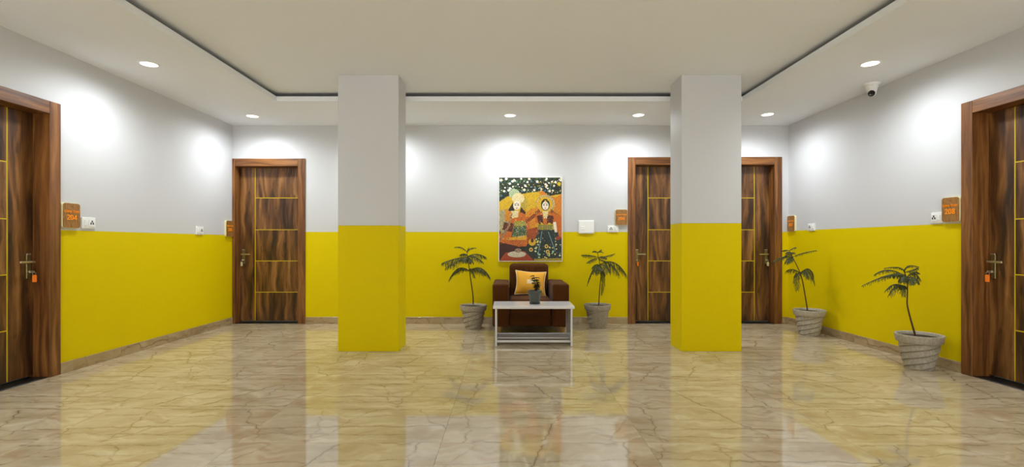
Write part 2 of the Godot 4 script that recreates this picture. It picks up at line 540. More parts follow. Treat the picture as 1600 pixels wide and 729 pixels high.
func make_floor() -> void:
	var f := thing("floor", "polished beige marble tile floor with brown veins", "", Transform3D.IDENTITY, "", "structure")
	part("screed", span(Vector3(LEFT - 0.3, -0.25, FRONT + 0.3), Vector3(RIGHT + 0.3, -0.012, -BACK - 0.3)), mat(Color8(96, 80, 58), 0.9), f)
	var rng := RandomNumberGenerator.new()
	rng.seed = 4
	var xs := [LEFT]
	for k in 7: xs.append(-2.626 + 1.13 * k)
	xs[7] = RIGHT
	var zs := [-FRONT]
	for k in 17: zs.append(2.688 + 0.5735 * (k - 10))
	zs.append(BACK)
	for i in xs.size() - 1:
		for j in zs.size() - 1:
			var a := Vector3(xs[i] + 0.0007, -0.012, -(zs[j] + 0.0007))
			var b := Vector3(xs[i + 1] - 0.0007, 0.0, -(zs[j + 1] - 0.0007))
			if i == 0: a.x = LEFT
			var st := tool_()
			var c := (a + b) / 2.0
			var s := (b - a).abs()
			var fx := rng.randf() < 0.35
			var fy := rng.randf() < 0.35
			# top with tile uv, chamfer and sides
			var e := 0.00003
			var top := [Vector3(a.x + e, 0, a.z - e), Vector3(b.x - e, 0, a.z - e), Vector3(b.x - e, 0, b.z + e), Vector3(a.x + e, 0, b.z + e)]
			var low := [Vector3(a.x, -e, a.z), Vector3(b.x, -e, a.z), Vector3(b.x, -e, b.z), Vector3(a.x, -e, b.z)]
			var foot := [Vector3(a.x, -0.012, a.z), Vector3(b.x, -0.012, a.z), Vector3(b.x, -0.012, b.z), Vector3(a.x, -0.012, b.z)]
			var uvf := func(p: Vector3) -> Vector2:
				var q := Vector2((p.x - a.x) / 1.13, (a.z - p.z) / 0.5735)
				return Vector2(1.0 - q.x if fx else q.x, q.y if fy else 1.0 - q.y)
			for k in [[0, 1, 2], [0, 2, 3]]:
				tri(st, [top[k[0]], top[k[1]], top[k[2]]], Vector3.UP, [uvf.call(top[k[0]]), uvf.call(top[k[1]]), uvf.call(top[k[2]])])
			for k in 4:
				var k2: int = (k + 1) % 4
				var n: Vector3 = [Vector3.BACK, Vector3.RIGHT, Vector3.FORWARD, Vector3.LEFT][k]
				for pair in [[top, low, (n + Vector3.UP).normalized()], [low, foot, n]]:
					var q := [pair[0][k], pair[0][k2], pair[1][k2], pair[1][k]]
					for t3 in [[0, 1, 2], [0, 2, 3]]:
						tri(st, [q[t3[0]], q[t3[1]], q[t3[2]]], pair[2], [uvf.call(q[t3[0]]), uvf.call(q[t3[1]]), uvf.call(q[t3[2]])])
			part("tile", st.commit(), M.marble[rng.randi() % 3], f)

func make_wall(side: String, a: float, b: float, openings: Array, paint: float, label: String) -> void:
	var up := tool_()
	var dn := tool_()
	var top := 2.95
	var d := 0.17
	var flip := -1.0 if side in ["right"] else 1.0
	var put := func(x0: float, x1: float, y0: float, y1: float) -> void:
		if x1 - x0 < 0.001: return
		if y0 < paint: add_span(dn, Vector3(x0 * flip, y0, -d), Vector3(x1 * flip, min(y1, paint), 0))
		if y1 > paint: add_span(up, Vector3(x0 * flip, max(y0, paint), -d), Vector3(x1 * flip, y1, 0))
	var x := a
	for o in openings:
		put.call(x, o[0], 0.0, top)
		put.call(o[0], o[1], o[2], top)
		x = o[1]
	put.call(x, b, 0.0, top)
	if side != "front": add_span(up, Vector3(a * flip - 0.3 * flip, 0, -d - 0.12), Vector3(b * flip + 0.3 * flip, top, -d))
	var mesh: ArrayMesh = up.commit()
	dn.commit(mesh)
	mesh.surface_set_material(0, M.white)
	mesh.surface_set_material(1, M.yellow)
	var o := part("wall_" + side, mesh, null, self)
	o.transform = on_wall(side, 0.0)
	tag(o, label, "", "", "structure")

func make_skirting(side: String, spans: Array) -> void:
	var root := thing("baseboard_" + side, "marble skirting tiles along the %s wall" % side, "", on_wall(side, 0.0), "", "structure")
	var flip := -1.0 if side == "right" else 1.0
	var k := 0
	for s in spans:
		var n: int = max(1, int(round((s[1] - s[0]) / 0.6)))
		for i in n:
			var x0: float = lerp(s[0], s[1], i / float(n)) + 0.0008
			var x1: float = lerp(s[0], s[1], (i + 1) / float(n)) - 0.0008
			part("skirting_tile", span(Vector3(x0 * flip, 0.0, 0.0), Vector3(x1 * flip, 0.092, 0.012), 0.002, false, Vector2(0.37 * k, 0.13 * k)), M.skirting, root)
			k += 1

func make_added_glazing() -> void:
	var g := thing("added_window_1", "wide glazed shopfront added unseen behind the viewer for fill daylight", "", on_wall("front", 0.0), "", "structure")  # added opening, never in view, that brings in soft fill light
	var pane := mat(Color(0.9, 0.95, 0.95, 0.06), 0.02)
	pane.transparency = BaseMaterial3D.TRANSPARENCY_ALPHA
	for k in 5: part("mullion", box(Vector3(-2.875 + 1.4375 * k, 1.25, -0.085), Vector3(0.05, 2.5, 0.06), 0.004), M.chrome, g)
	for k in 4:
		part("pane", box(Vector3(-2.156 + 1.4375 * k, 1.25, -0.085), Vector3(1.38, 2.39, 0.008)), pane, g)
		for y in [0.03, 2.47]: part("rail", box(Vector3(-2.156 + 1.4375 * k, y, -0.085), Vector3(1.3875, 0.06, 0.05), 0.004), M.chrome, g)

func make_ceiling() -> void:
	var c := thing("ceiling", "white tray ceiling with a dropped border and dark shadow gap", "", Transform3D.IDENTITY, "", "structure")
	part("recessed_panel", span(Vector3(LEFT, HIGH, FRONT), Vector3(RIGHT, 2.95, -BACK)), M.ceiling, c)
	var f := 2.2                                     # the tray ends behind the camera
	var lip := 0.26
	var st := tool_()
	for r in [[LEFT, TRAY_L, -TRAY_B, f], [TRAY_R, RIGHT, -TRAY_B, f], [LEFT, RIGHT, -BACK, -TRAY_B], [LEFT, RIGHT, f, FRONT]]:
		add_span(st, Vector3(r[0], LOW, r[3]), Vector3(r[1], LOW + 0.055, r[2]))
	part("dropped_border", st.commit(), M.ceiling, c)
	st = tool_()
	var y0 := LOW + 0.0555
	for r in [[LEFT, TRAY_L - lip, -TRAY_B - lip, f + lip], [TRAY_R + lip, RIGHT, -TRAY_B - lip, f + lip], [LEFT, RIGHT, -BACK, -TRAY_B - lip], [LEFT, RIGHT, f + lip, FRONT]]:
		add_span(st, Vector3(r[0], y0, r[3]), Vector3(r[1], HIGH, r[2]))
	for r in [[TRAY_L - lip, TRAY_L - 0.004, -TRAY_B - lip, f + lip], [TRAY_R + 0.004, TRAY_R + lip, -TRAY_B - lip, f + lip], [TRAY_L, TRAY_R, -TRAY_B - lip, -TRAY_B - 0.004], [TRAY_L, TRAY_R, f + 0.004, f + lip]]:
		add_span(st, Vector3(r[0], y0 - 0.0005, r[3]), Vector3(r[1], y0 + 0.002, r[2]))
	part("cove_painted_shade", st.commit(), M.void, c)  # slot surfaces coloured dark to deepen the shade above the lip

func make_pillar(x0: float, x1: float, z1: float, paint: float, label: String) -> void:
	var a := tool_()
	var b := tool_()
	add_box(a, Vector3((x0 + x1) / 2, (paint + HIGH) / 2, -(4.961 + z1) / 2), Vector3(x1 - x0, HIGH - paint, z1 - 4.961), 0.003)
	add_box(b, Vector3((x0 + x1) / 2, paint / 2, -(4.961 + z1) / 2), Vector3(x1 - x0, paint, z1 - 4.961), 0.003)
	var mesh: ArrayMesh = a.commit()
	b.commit(mesh)
	mesh.surface_set_material(0, M.white)
	mesh.surface_set_material(1, M.yellow)
	tag(part("pillar", mesh, null, self), label, "", "", "structure")

# width = clear opening; jambs = face widths left and right; lock = side of the handle
func make_door(n: int, xf: Transform3D, width: float, top: float, jl: float, jr: float, lock: float, label: String) -> void:
	var d := thing("door_%d" % n, label, "", xf, "", "structure")
	var h := width / 2.0
	var off := Vector2(n * 0.31, n * 0.47)
	var back := -0.168
	var proud := 0.015
	for s in [[-h - jl, -h], [h, h + jr]]:
		part("jamb", span(Vector3(s[0], 0, back), Vector3(s[1], top, proud), 0.003, false, off + Vector2(s[0], 0)), M.frame, d)
	part("frame_head", span(Vector3(-h, top - 0.105, back), Vector3(h, top, proud), 0.003, true, off), M.frame, d)
	part("threshold", span(Vector3(-h, 0, back), Vector3(h, 0.006, 0.0), 0.002), M.black, d)
	var leaf_top := top - 0.105
	var zf := -0.122
	var leaf := part("door_leaf", span(Vector3(-h + 0.002, 0.02, back), Vector3(h - 0.002, leaf_top - 0.002, zf - 0.007), 0.0, false, off), M.core, d)
	var g := 0.0045
	var edge := lock * (h - 0.208)                    # where the upright inlay runs
	var a := lock * (h - 0.003)
	part("stile", span(Vector3(min(a, edge + lock * g), 0.022, zf - 0.0075), Vector3(max(a, edge + lock * g), leaf_top - 0.003, zf), 0.0015, false, off), M.leaf, leaf)
	part("inlay_strip", span(Vector3(edge - g, 0.022, zf - 0.008), Vector3(edge + g, leaf_top - 0.003, zf - 0.001)), M.inlay, leaf)
	var cuts := [0.022, 0.42, 0.856, 1.291, 1.735, leaf_top - 0.003]
	var far := -lock * (h - 0.003)
	var near := edge - lock * g
	for k in 5:
		var y0: float = cuts[k] + (g if k > 0 else 0.0)
		var y1: float = cuts[k + 1] - (g if k < 4 else 0.0)
		part("panel", span(Vector3(min(far, near), y0, zf - 0.0075), Vector3(max(far, near), y1, zf), 0.0015, false, off + Vector2(0.29 + 0.17 * k, 0.9 * k)), M.leaf, leaf)
		if k > 0:
			part("inlay_strip", span(Vector3(min(far, near), cuts[k] - g, zf - 0.008), Vector3(max(far, near), cuts[k] + g, zf - 0.001)), M.inlay, leaf)
	var hx := lock * (h - 0.05)
	var handle := part("door_handle", box(Vector3(hx, 0.916, zf + 0.007), Vector3(0.038, 0.205, 0.014), 0.003), M.brass, d)
	var lv := tool_()
	add_tube(lv, [Vector3(hx, 0.95, zf + 0.012), Vector3(hx, 0.95, zf + 0.056)], [0.009, 0.009], 12)
	lv.generate_normals()
	add_box(lv, Vector3(hx - lock * 0.05, 0.95, zf + 0.054), Vector3(0.125, 0.018, 0.012), 0.003)
	part("lever", lv.commit(), M.steel, handle)
	var cy := tool_()
	add_tube(cy, [Vector3(hx, 0.87, zf + 0.012), Vector3(hx, 0.87, zf + 0.024)], [0.011, 0.010], 14)
	cy.generate_normals()
	part("lock_cylinder", cy.commit(), M.steel, handle)
	part("end_cap", box(Vector3(hx, 1.012, zf + 0.009), Vector3(0.038, 0.014, 0.018), 0.003), M.steel, handle)

func make_keys(xf: Transform3D, width: float, lock: float, tagged: StandardMaterial3D, label: String) -> void:
	var zf := -0.122
	var at := Vector3(lock * (width / 2.0 - 0.05), 0.87, zf + 0.024)
	var k := thing("key_tag", label, "key", xf * Transform3D(Basis.IDENTITY, at), "room keys in the door locks")
	part("key", box(Vector3(0, 0, 0.017), Vector3(0.003, 0.018, 0.036), 0.001), M.steel, k)
	var ring := []
	var rr := []
	for e in 17:
		ring.append(Vector3(0, -0.012 + 0.014 * cos(TAU * e / 16.0), 0.032 + 0.014 * sin(TAU * e / 16.0)))
		rr.append(0.0014)
	part("key_ring", tube(ring, rr, 6), M.steel, k)
	var t := part("tag", plate(0.027, 0.058, 0.005, 0.005), tagged, k, Vector3(-0.0, -0.054, 0.034))
	t.rotation.y = -0.5 * lock

# ---------------------------------------------------------------- fittings

func make_lamp(x: float, z: float, label: String, group: String) -> void:
	var l := thing("downlight", label, "ceiling light", Transform3D(Basis.IDENTITY, Vector3(x, LOW, -z)), group)
	part("trim_ring", lathe([Vector2(0.068, -0.0015), Vector2(0.069, -0.006), Vector2(0.080, -0.005), Vector2(0.086, 0.0)], 40), M.plastic, l)
	part("diffuser", lathe([Vector2(0.0005, -0.004), Vector2(0.04, -0.004), Vector2(0.069, -0.003), Vector2(0.069, -0.0005)], 36), M.lamp, l)
	var a := SpotLight3D.new()
	a.name = "lamp_light"
	a.light_size = 0.07
	a.light_color = Color(0.94, 0.97, 0.995)
	a.light_energy = LAMP_ENERGY
	a.spot_angle = 89.0
	a.spot_angle_attenuation = 1.0
	a.spot_range = 20.0
	a.spot_attenuation = 2.0
	a.shadow_enabled = true
	a.rotation.x = -PI / 2
	a.position = Vector3(0, -0.076, 0)
	l.add_child(a)

func make_plaque(xf: Transform3D, number: String, label: String) -> void:
	var p := thing("room_sign", label, "sign", xf, "room number plaques beside the doors")
	part("backing", plate(0.169, 0.216, 0.024, 0.022), M.acrylic, p)
	part("wood_face", plate(0.163, 0.210, 0.022, 0.004), M.plaque, p, Vector3(0, 0, 0.022))
	part("screw", lathe([Vector2(0.004, 0.0), Vector2(0.0035, 0.002), Vector2(0.0003, 0.0025)], 10), M.black, p, Vector3(0, 0.078, 0.026)).rotation.x = PI / 2
	part("lettering", letters("Lime Tree", 0.138), M.letter, p, Vector3(0, 0.036, 0.0275))
	part("number", letters(number, 0.096), M.letter, p, Vector3(0, -0.017, 0.0275))

func make_socket(xf: Transform3D, w: float, h: float, layout: String, label: String) -> void:
	var s := thing("wall_socket", label, "socket", xf, "white electrical plates on the walls")
	part("plate", box(Vector3(0, 0, 0.006), Vector3(w, h, 0.012), 0.003), M.plastic, s)
	if layout == "blank":
		part("cover", box(Vector3(0.0, 0.0, 0.016), Vector3(w * 0.93, h * 0.9, 0.008), 0.003), M.plastic, s)
		for k in 2: part("rocker", box(Vector3(-w * 0.22, -0.03 + 0.028 * k, 0.0215), Vector3(0.06, 0.022, 0.005), 0.002), M.plastic, s)
		return
	var sx := 1.0 if layout == "right" else -1.0     # side the socket is on
	part("outlet", box(Vector3(sx * w * 0.19, 0, 0.014), Vector3(w * 0.42, h * 0.66, 0.006), 0.002), M.plastic, s)
	for q in [[-0.012, 0.0], [0.012, 0.0], [0.0, 0.018]]:
		part("socket_hole", box(Vector3(sx * w * 0.19 + q[0], q[1] - 0.004, 0.0175), Vector3(0.011, 0.018, 0.002)), M.hole, s)
	part("rocker", box(Vector3(-sx * w * 0.24, 0.002, 0.016), Vector3(w * 0.2, h * 0.5, 0.010), 0.003), M.plastic, s)

func make_security_camera() -> void:
	var c := thing("security_camera", "white dome security camera with a black lens on the ceiling border", "camera", Transform3D(Basis.IDENTITY, Vector3(3.70, LOW, -4.94)))
	part("mount", lathe([Vector2(0.0005, -0.080), Vector2(0.036, -0.080), Vector2(0.041, -0.076), Vector2(0.056, -0.026), Vector2(0.060, -0.020), Vector2(0.078, -0.016), Vector2(0.080, 0.0)], 36), M.plastic, c)
	var prof := []
	for e in 17: prof.append(Vector2(maxf(0.0004, 0.040 * sin(PI * e / 16.0)), -0.040 * cos(PI * e / 16.0)))
	part("eyeball", lathe(prof, 32), M.plastic, c, Vector3(0, -0.088, 0))
	var dir := Vector3(-0.62, -0.40, 0.68).normalized()
	var st := lathe([Vector2(0.030, -0.010), Vector2(0.031, 0.004), Vector2(0.027, 0.006), Vector2(0.025, 0.002), Vector2(0.0005, 0.002)], 32)
	var lens := part("lens", st, M.glass, c, Vector3(0, -0.088, 0) + dir * 0.0395)
	lens.basis = Basis(Quaternion(Vector3.UP, dir))

# ---------------------------------------------------------------- furniture

func make_armchair() -> void:
	var c := thing("armchair", "brown velvet armchair with square arms against the yellow wall", "armchair", Transform3D(Basis.IDENTITY, Vector3(0.279, 0, -6.2)))
	var puff := func(p: Vector3, n: Vector3) -> Vector3: return n * (sin(p.x * 31.0) * sin(p.y * 27.0 + p.z * 23.0) * 0.0022)
	part("base", soft_box(Vector3(0.52, 0.155, 0.70), 0.015, 6), M.velvet, c, Vector3(0, 0.178, -0.02))
	part("seat_cushion", soft_box(Vector3(0.498, 0.18, 0.60), 0.035, 10, func(p: Vector3, n: Vector3) -> Vector3:
		return Vector3(0, n.y * 0.014 * cos(p.x * 5.5) * cos(p.z * 4.5), 0)), M.velvet, c, Vector3(0, 0.335, 0.085))
	var back := part("backrest", soft_box(Vector3(0.515, 0.66, 0.20), 0.055, 56, func(p: Vector3, n: Vector3) -> Vector3:
		var g: float = pow(absf(cos(p.x / 0.515 * PI * 6.0 + PI / 2)), 0.5)
		return n * (0.012 * (g - 1.0)) * (clampf(absf(n.z), 0.25, 1.0) if absf(n.x) < 0.6 else 0.0)), M.velvet, c, Vector3(0.004, 0.505, -0.285))
	back.rotation.x = -0.07
	for s in [-1, 1]:
		part("arm", soft_box(Vector3(0.2, 0.515, 0.78), 0.026, 10, puff), M.velvet, c, Vector3(s * 0.36, 0.357, 0.0))
		for z in [-0.32, 0.33]:
			part("foot", lathe([Vector2(0.0005, 0.0), Vector2(0.022, 0.0), Vector2(0.024, 0.004), Vector2(0.042, 0.095), Vector2(0.044, 0.101)], 16), M.foot, c, Vector3(s * 0.38, 0, z))
	# back panel behind the arms
	part("rear_panel", soft_box(Vector3(0.72, 0.40, 0.06), 0.015, 4), M.velvet, c, Vector3(0, 0.30, -0.40))

func make_cushion() -> void:
	var xf := Transform3D(Basis(Vector3.BACK, -0.06) * Basis(Vector3.RIGHT, -0.38), Vector3(0.297, 0.588, -6.285))
	var c := thing("cushion", "yellow patterned throw cushion with cream piping leaning on the armchair back", "cushion", xf)
	var nz := noise(91, 1.0, 2)
	var tex := image_of(256, 256, func(x, y):
		var u: float = x / 256.0
		var v: float = y / 256.0
		var col := Color8(226, 172, 40)
		var cx := fposmod(u * 22.0 + (0.5 if int(v * 22.0) % 2 == 1 else 0.0), 1.0) - 0.5
		var cy := fposmod(v * 22.0, 1.0) - 0.5
		if cx * cx + cy * cy < 0.06: col = Color8(236, 128, 30)
		var bx := absf(u - 0.5)
		var by := absf(v - 0.5)
		if bx < 0.13 and by < 0.085 and nz.get_noise_2d(u * 34.0, v * 40.0) > -0.22: col = Color8(238, 226, 196)
		return col)
	var m := textured(tex, Vector2.ONE, 0.8)
	var st := tool_()
	var n := 24
	var edge := []
	for sg in [-1.0, 1.0]:
		var rows := []
		for j in n + 1:
			var row := []
			for i in n + 1:
				var u := i / float(n) * 2.0 - 1.0
				var v := j / float(n) * 2.0 - 1.0
				var pinch := 1.0 - 0.12 * (1.0 - u * u) * absf(v) - 0.0
				var pinch2 := 1.0 - 0.12 * (1.0 - v * v) * absf(u)
				var t: float = pow(maxf(0.0, (1.0 - pow(absf(u), 2.4)) * (1.0 - pow(absf(v), 2.4))), 0.55)
				var wr := 0.006 * sin(u * 7.0 + v * 5.0) * absf(u * v)
				row.append(Vector3(u * 0.200 * pinch2, v * 0.164 * pinch, sg * (0.068 * t + 0.001) + wr))
			rows.append(row)
		if sg > 0.0:
			rows.reverse()                           # so that the print stands upright
			for i in n + 1: edge.append(rows[0][i])
			for j in range(1, n + 1): edge.append(rows[j][n])
			for i in range(1, n + 1): edge.append(rows[n][n - i])
			for j in range(1, n + 1): edge.append(rows[n - j][0])
		add_grid(st, rows, false, Vector2(25.0 / 24.0, 1), sg < 0.0 and false)
	st.generate_normals()
	part("cover", st.commit(), m, c)
	var rr := []
	for p in edge: rr.append(0.0055)
	part("piping", tube(edge, rr, 6), M.piping, c)

func make_table() -> void:
	var t := thing("coffee_table", "low white coffee table with panel sides and a bottom shelf before the armchair", "table", Transform3D(Basis.IDENTITY, Vector3(0.282, 0, -5.434)))
	part("tabletop", box(Vector3(0, 0.413, 0), Vector3(0.876, 0.030, 0.442), 0.003), M.laminate, t)
	for s in [-1, 1]:
		part("side_panel", box(Vector3(s * 0.405, 0.199, 0), Vector3(0.020, 0.398, 0.436), 0.002), M.laminate, t)
	part("shelf", box(Vector3(0, 0.056, -0.07), Vector3(0.79, 0.016, 0.27), 0.002), M.laminate, t)
	part("front_rail", box(Vector3(0, 0.045, 0.17), Vector3(0.79, 0.022, 0.05), 0.003), M.laminate, t)

func make_small_plant() -> void:
	var p := thing("table_plant", "small leafy plant in a charcoal pot on the white table", "potted plant", Transform3D(Basis.IDENTITY, Vector3(0.305, 0.428, -5.433)))
	part("saucer", lathe([Vector2(0.0005, 0.0), Vector2(0.054, 0.0), Vector2(0.060, 0.006), Vector2(0.061, 0.018), Vector2(0.055, 0.018), Vector2(0.052, 0.012), Vector2(0.0005, 0.012)], 36), M.saucer, p)
	part("pot", lathe([Vector2(0.0005, 0.012), Vector2(0.050, 0.012), Vector2(0.054, 0.02), Vector2(0.072, 0.118), Vector2(0.078, 0.122), Vector2(0.080, 0.144), Vector2(0.078, 0.148), Vector2(0.073, 0.146), Vector2(0.070, 0.128)], 40), M.pot_grey, p)
	part("soil", lathe([Vector2(0.0715, 0.126), Vector2(0.04, 0.132), Vector2(0.0005, 0.134)], 24), M.soil, p)
	var rng := RandomNumberGenerator.new()
	rng.seed = 31
	var stems := tool_()
	var leaves := tool_()
	for k in 5:
		var tip := Vector3(rng.randf_range(-0.035, 0.05), rng.randf_range(0.22, 0.31), rng.randf_range(-0.03, 0.03))
		var path := []
		var rad := []
		for e in 7:
			var t := e / 6.0
			path.append(Vector3(0.006 * (k - 2) * 0.5 + 0.012, 0.128, 0.0).lerp(tip, t) + Vector3(0.01 * sin(t * PI), 0, 0))
			rad.append(lerp(0.0045, 0.002, t))
		add_tube(stems, path, rad, 6)
		for e in range(2, 7):
			for q in 6:
				var a := rng.randf() * TAU
				add_leaf(leaves, path[e], Vector3(cos(a), rng.randf_range(-0.1, 0.8), sin(a)).normalized(), rng.randf_range(0.030, 0.048), 0.013)
	stems.generate_normals()
	leaves.generate_normals()
	part("stem", stems.commit(), M.bark, p)
	part("foliage", leaves.commit(), M.leafy, p).set_meta("kind", "stuff")

func add_leaf(st: SurfaceTool, at: Vector3, dir: Vector3, length: float, wide: float) -> void:
	var side := dir.cross(Vector3.UP).normalized()
	if side.length() < 0.5: side = Vector3.RIGHT
	var up := side.cross(dir)
	var rows := []
	for e in 5:
		var t := e / 4.0
		var w := wide * sin(PI * clampf(t * 0.92 + 0.06, 0.0, 1.0))
		var c := at + dir * length * t - Vector3.UP * length * 0.35 * t * t
		rows.append([c - side * w + up * w * 0.35, c, c + side * w + up * w * 0.35])
	add_grid(st, rows, false)

# a feathery branch: arching axis, hanging side twigs, needles along them
func frond(f: Array, rng: RandomNumberGenerator) -> ArrayMesh:
	var a := Vector3(f[0], f[1], 0)
	var b := Vector3(f[2], f[3], f[4])
	var c := Vector3(f[5], f[6], f[7])
	var hang: float = f[8]
	var st := tool_()
	var axis := []
	var rad := []
	for e in 13:
		var t := e / 12.0
		axis.append(a.lerp(b, t).lerp(b.lerp(c, t), t))
		rad.append(lerp(0.0042, 0.0016, t))
	add_tube(st, axis, rad, 5)
	var length := 0.0
	for e in 12: length += axis[e].distance_to(axis[e + 1])
	var n := int(length / 0.0155) + 3
	for i in n:
		var t := 0.10 + 0.90 * (i + 0.5) / n
		var k := t * 12.0
		var e := mini(int(k), 11)
		var p: Vector3 = axis[e].lerp(axis[e + 1], k - e)
		var fwd: Vector3 = (axis[e + 1] - axis[e]).normalized()
		var side := fwd.cross(Vector3.UP).normalized()
		if side.length() < 0.5: side = Vector3.BACK
		for s in [-1.0, 1.0]:
			var tl: float = hang * (0.35 + 0.75 * sin(PI * clampf(t * 0.85 + 0.12, 0, 1))) * rng.randf_range(0.7, 1.3)
			var d: Vector3 = (fwd * 0.75 + side * s * rng.randf_range(0.6, 1.0) + Vector3.UP * 0.1).normalized()
			var tw := []
			var tr := []
			for q in 5:
				var u := q / 4.0
				tw.append(p + d * tl * u * (1.0 - 0.35 * u) + Vector3.DOWN * tl * 0.72 * u * u)
				tr.append(lerp(0.0034, 0.0018, u))
			add_tube(st, tw, tr, 4)
			var nn := int(tl / 0.0035)
			for q in nn:
				var u := (q + 0.5) / nn * 3.999
				var qi := int(u)
				var at: Vector3 = tw[qi].lerp(tw[qi + 1], u - qi)
				var tf: Vector3 = (tw[qi + 1] - tw[qi]).normalized()
				var w := rng.randf() * TAU
				var o: Vector3 = tf.cross(Vector3(0.3, 0.5, 0.8)).normalized().rotated(tf, w)
				var tip: Vector3 = at + (o * 0.75 + tf * 0.65) * 0.0105
				var ww: Vector3 = tf.cross(o) * 0.0011
				st.set_smooth_group(-1)
				for v in [at - ww, at + ww, tip]:
					st.set_uv(Vector2(v.x, v.y) * 3.0)
					st.add_vertex(v)
				st.set_smooth_group(0)
	# needles along the axis too
	st.generate_normals()
	return st.commit()

func make_pine(at: Vector3, stem: Array, fronds: Array, sd: int, turn: float, rough: float, label: String) -> void:
	var p := thing("potted_pine", label, "potted plant", Transform3D(Basis.IDENTITY, at), "potted pines along the walls")
	var prof := []
	for e in 5: prof.append(Vector2(lerp(0.0005, 0.100, e / 4.0), 0.0))
	prof.append(Vector2(0.104, 0.004))
	for e in range(0, 73): prof.append(Vector2(lerp(0.105, 0.150, pow(e / 72.0, 0.85)), lerp(0.008, 0.232, e / 72.0)))
	for q in [[0.163, 0.235], [0.166, 0.240], [0.170, 0.268], [0.175, 0.297], [0.174, 0.302], [0.168, 0.304], [0.158, 0.302], [0.154, 0.296], [0.150, 0.262]]:
		prof.append(Vector2(q[0], q[1]))
	var nz := noise(sd, 1.0, 3)
	var pitch := 0.058
	var wob := func(a: float, y: float, i: int) -> float:
		var r := nz.get_noise_3d(sin(a) * 5.0, y * 30.0, cos(a) * 5.0) * rough
		if i < 6 or i > 77: return r * (0.5 if y > 0.1 else 0.0)
		var ph := fposmod((y - pitch * 4.0 / TAU * (a + turn)) / pitch, 1.0)
		var groove := maxf(0.0, 1.0 - absf(ph - 0.09) / 0.09)   # each band laps over the one below it
		return r - 0.024 * groove + 0.010 * (1.0 - ph) - 0.006
	part("pot", lathe(prof, 144, Vector2(2, 1), wob), M.stone, p)
	part("soil", lathe([Vector2(0.152, 0.276), Vector2(0.10, 0.284), Vector2(0.05, 0.282), Vector2(0.0005, 0.288)], 40, Vector2.ONE, func(a: float, y: float, i: int) -> float: return 0.0), M.soil, p)
	var rng := RandomNumberGenerator.new()
	rng.seed = sd
	var path := []
	var rad := []
	var knots := []
	for e in stem: knots.append(Vector3(e[0], maxf(e[1], 0.27), 0))
	for e in knots.size() - 1:
		for q in 5:
			path.append(knots[e].cubic_interpolate(knots[e + 1], knots[maxi(e - 1, 0)], knots[mini(e + 2, knots.size() - 1)], q / 5.0))
	path.append(knots[-1])
	for e in path.size(): rad.append(lerp(0.0085, 0.0035, e / float(path.size() - 1)))
	part("stem", tube(path, rad, 10), M.bark, p)
	for f in fronds: part("frond", frond(f, rng), M.needle, p)

# ---------------------------------------------------------------- picture

func disc(im: Image, c: Vector2, r: Vector2, col: Color, rng: RandomNumberGenerator, grain := 0.0, alt := Color.BLACK) -> void:
	for y in range(int(c.y - r.y), int(c.y + r.y) + 1):
		for x in range(int(c.x - r.x), int(c.x + r.x) + 1):
			if x < 0 or y < 0 or x >= im.get_width() or y >= im.get_height(): continue
			var d := Vector2((x - c.x) / r.x, (y - c.y) / r.y)
			if d.length_squared() > 1.0: continue
			im.set_pixel(x, y, alt if rng.randf() < grain else col)

func poly(im: Image, pts: Array, col: Color, rng: RandomNumberGenerator, grain := 0.0, alt := Color.BLACK) -> void:
	var pv := PackedVector2Array()
	for q in pts: pv.append(Vector2(q[0], q[1]))
	var lo := pv[0]
	var hi := pv[0]
	for q in pv:
		lo = lo.min(q)
		hi = hi.max(q)
	for y in range(maxi(0, int(lo.y)), mini(im.get_height() - 1, int(hi.y)) + 1):
		for x in range(maxi(0, int(lo.x)), mini(im.get_width() - 1, int(hi.x)) + 1):
			if Geometry2D.is_point_in_polygon(Vector2(x, y), pv):
				im.set_pixel(x, y, alt if rng.randf() < grain else col)

func dots(im: Image, n: int, area: Rect2, r0: float, r1: float, cols: Array, rng: RandomNumberGenerator) -> void:
	for k in n:
		var p := area.position + Vector2(rng.randf(), rng.randf()) * area.size
		var r := rng.randf_range(r0, r1)
		disc(im, p, Vector2(r, r), cols[rng.randi() % cols.size()], rng)

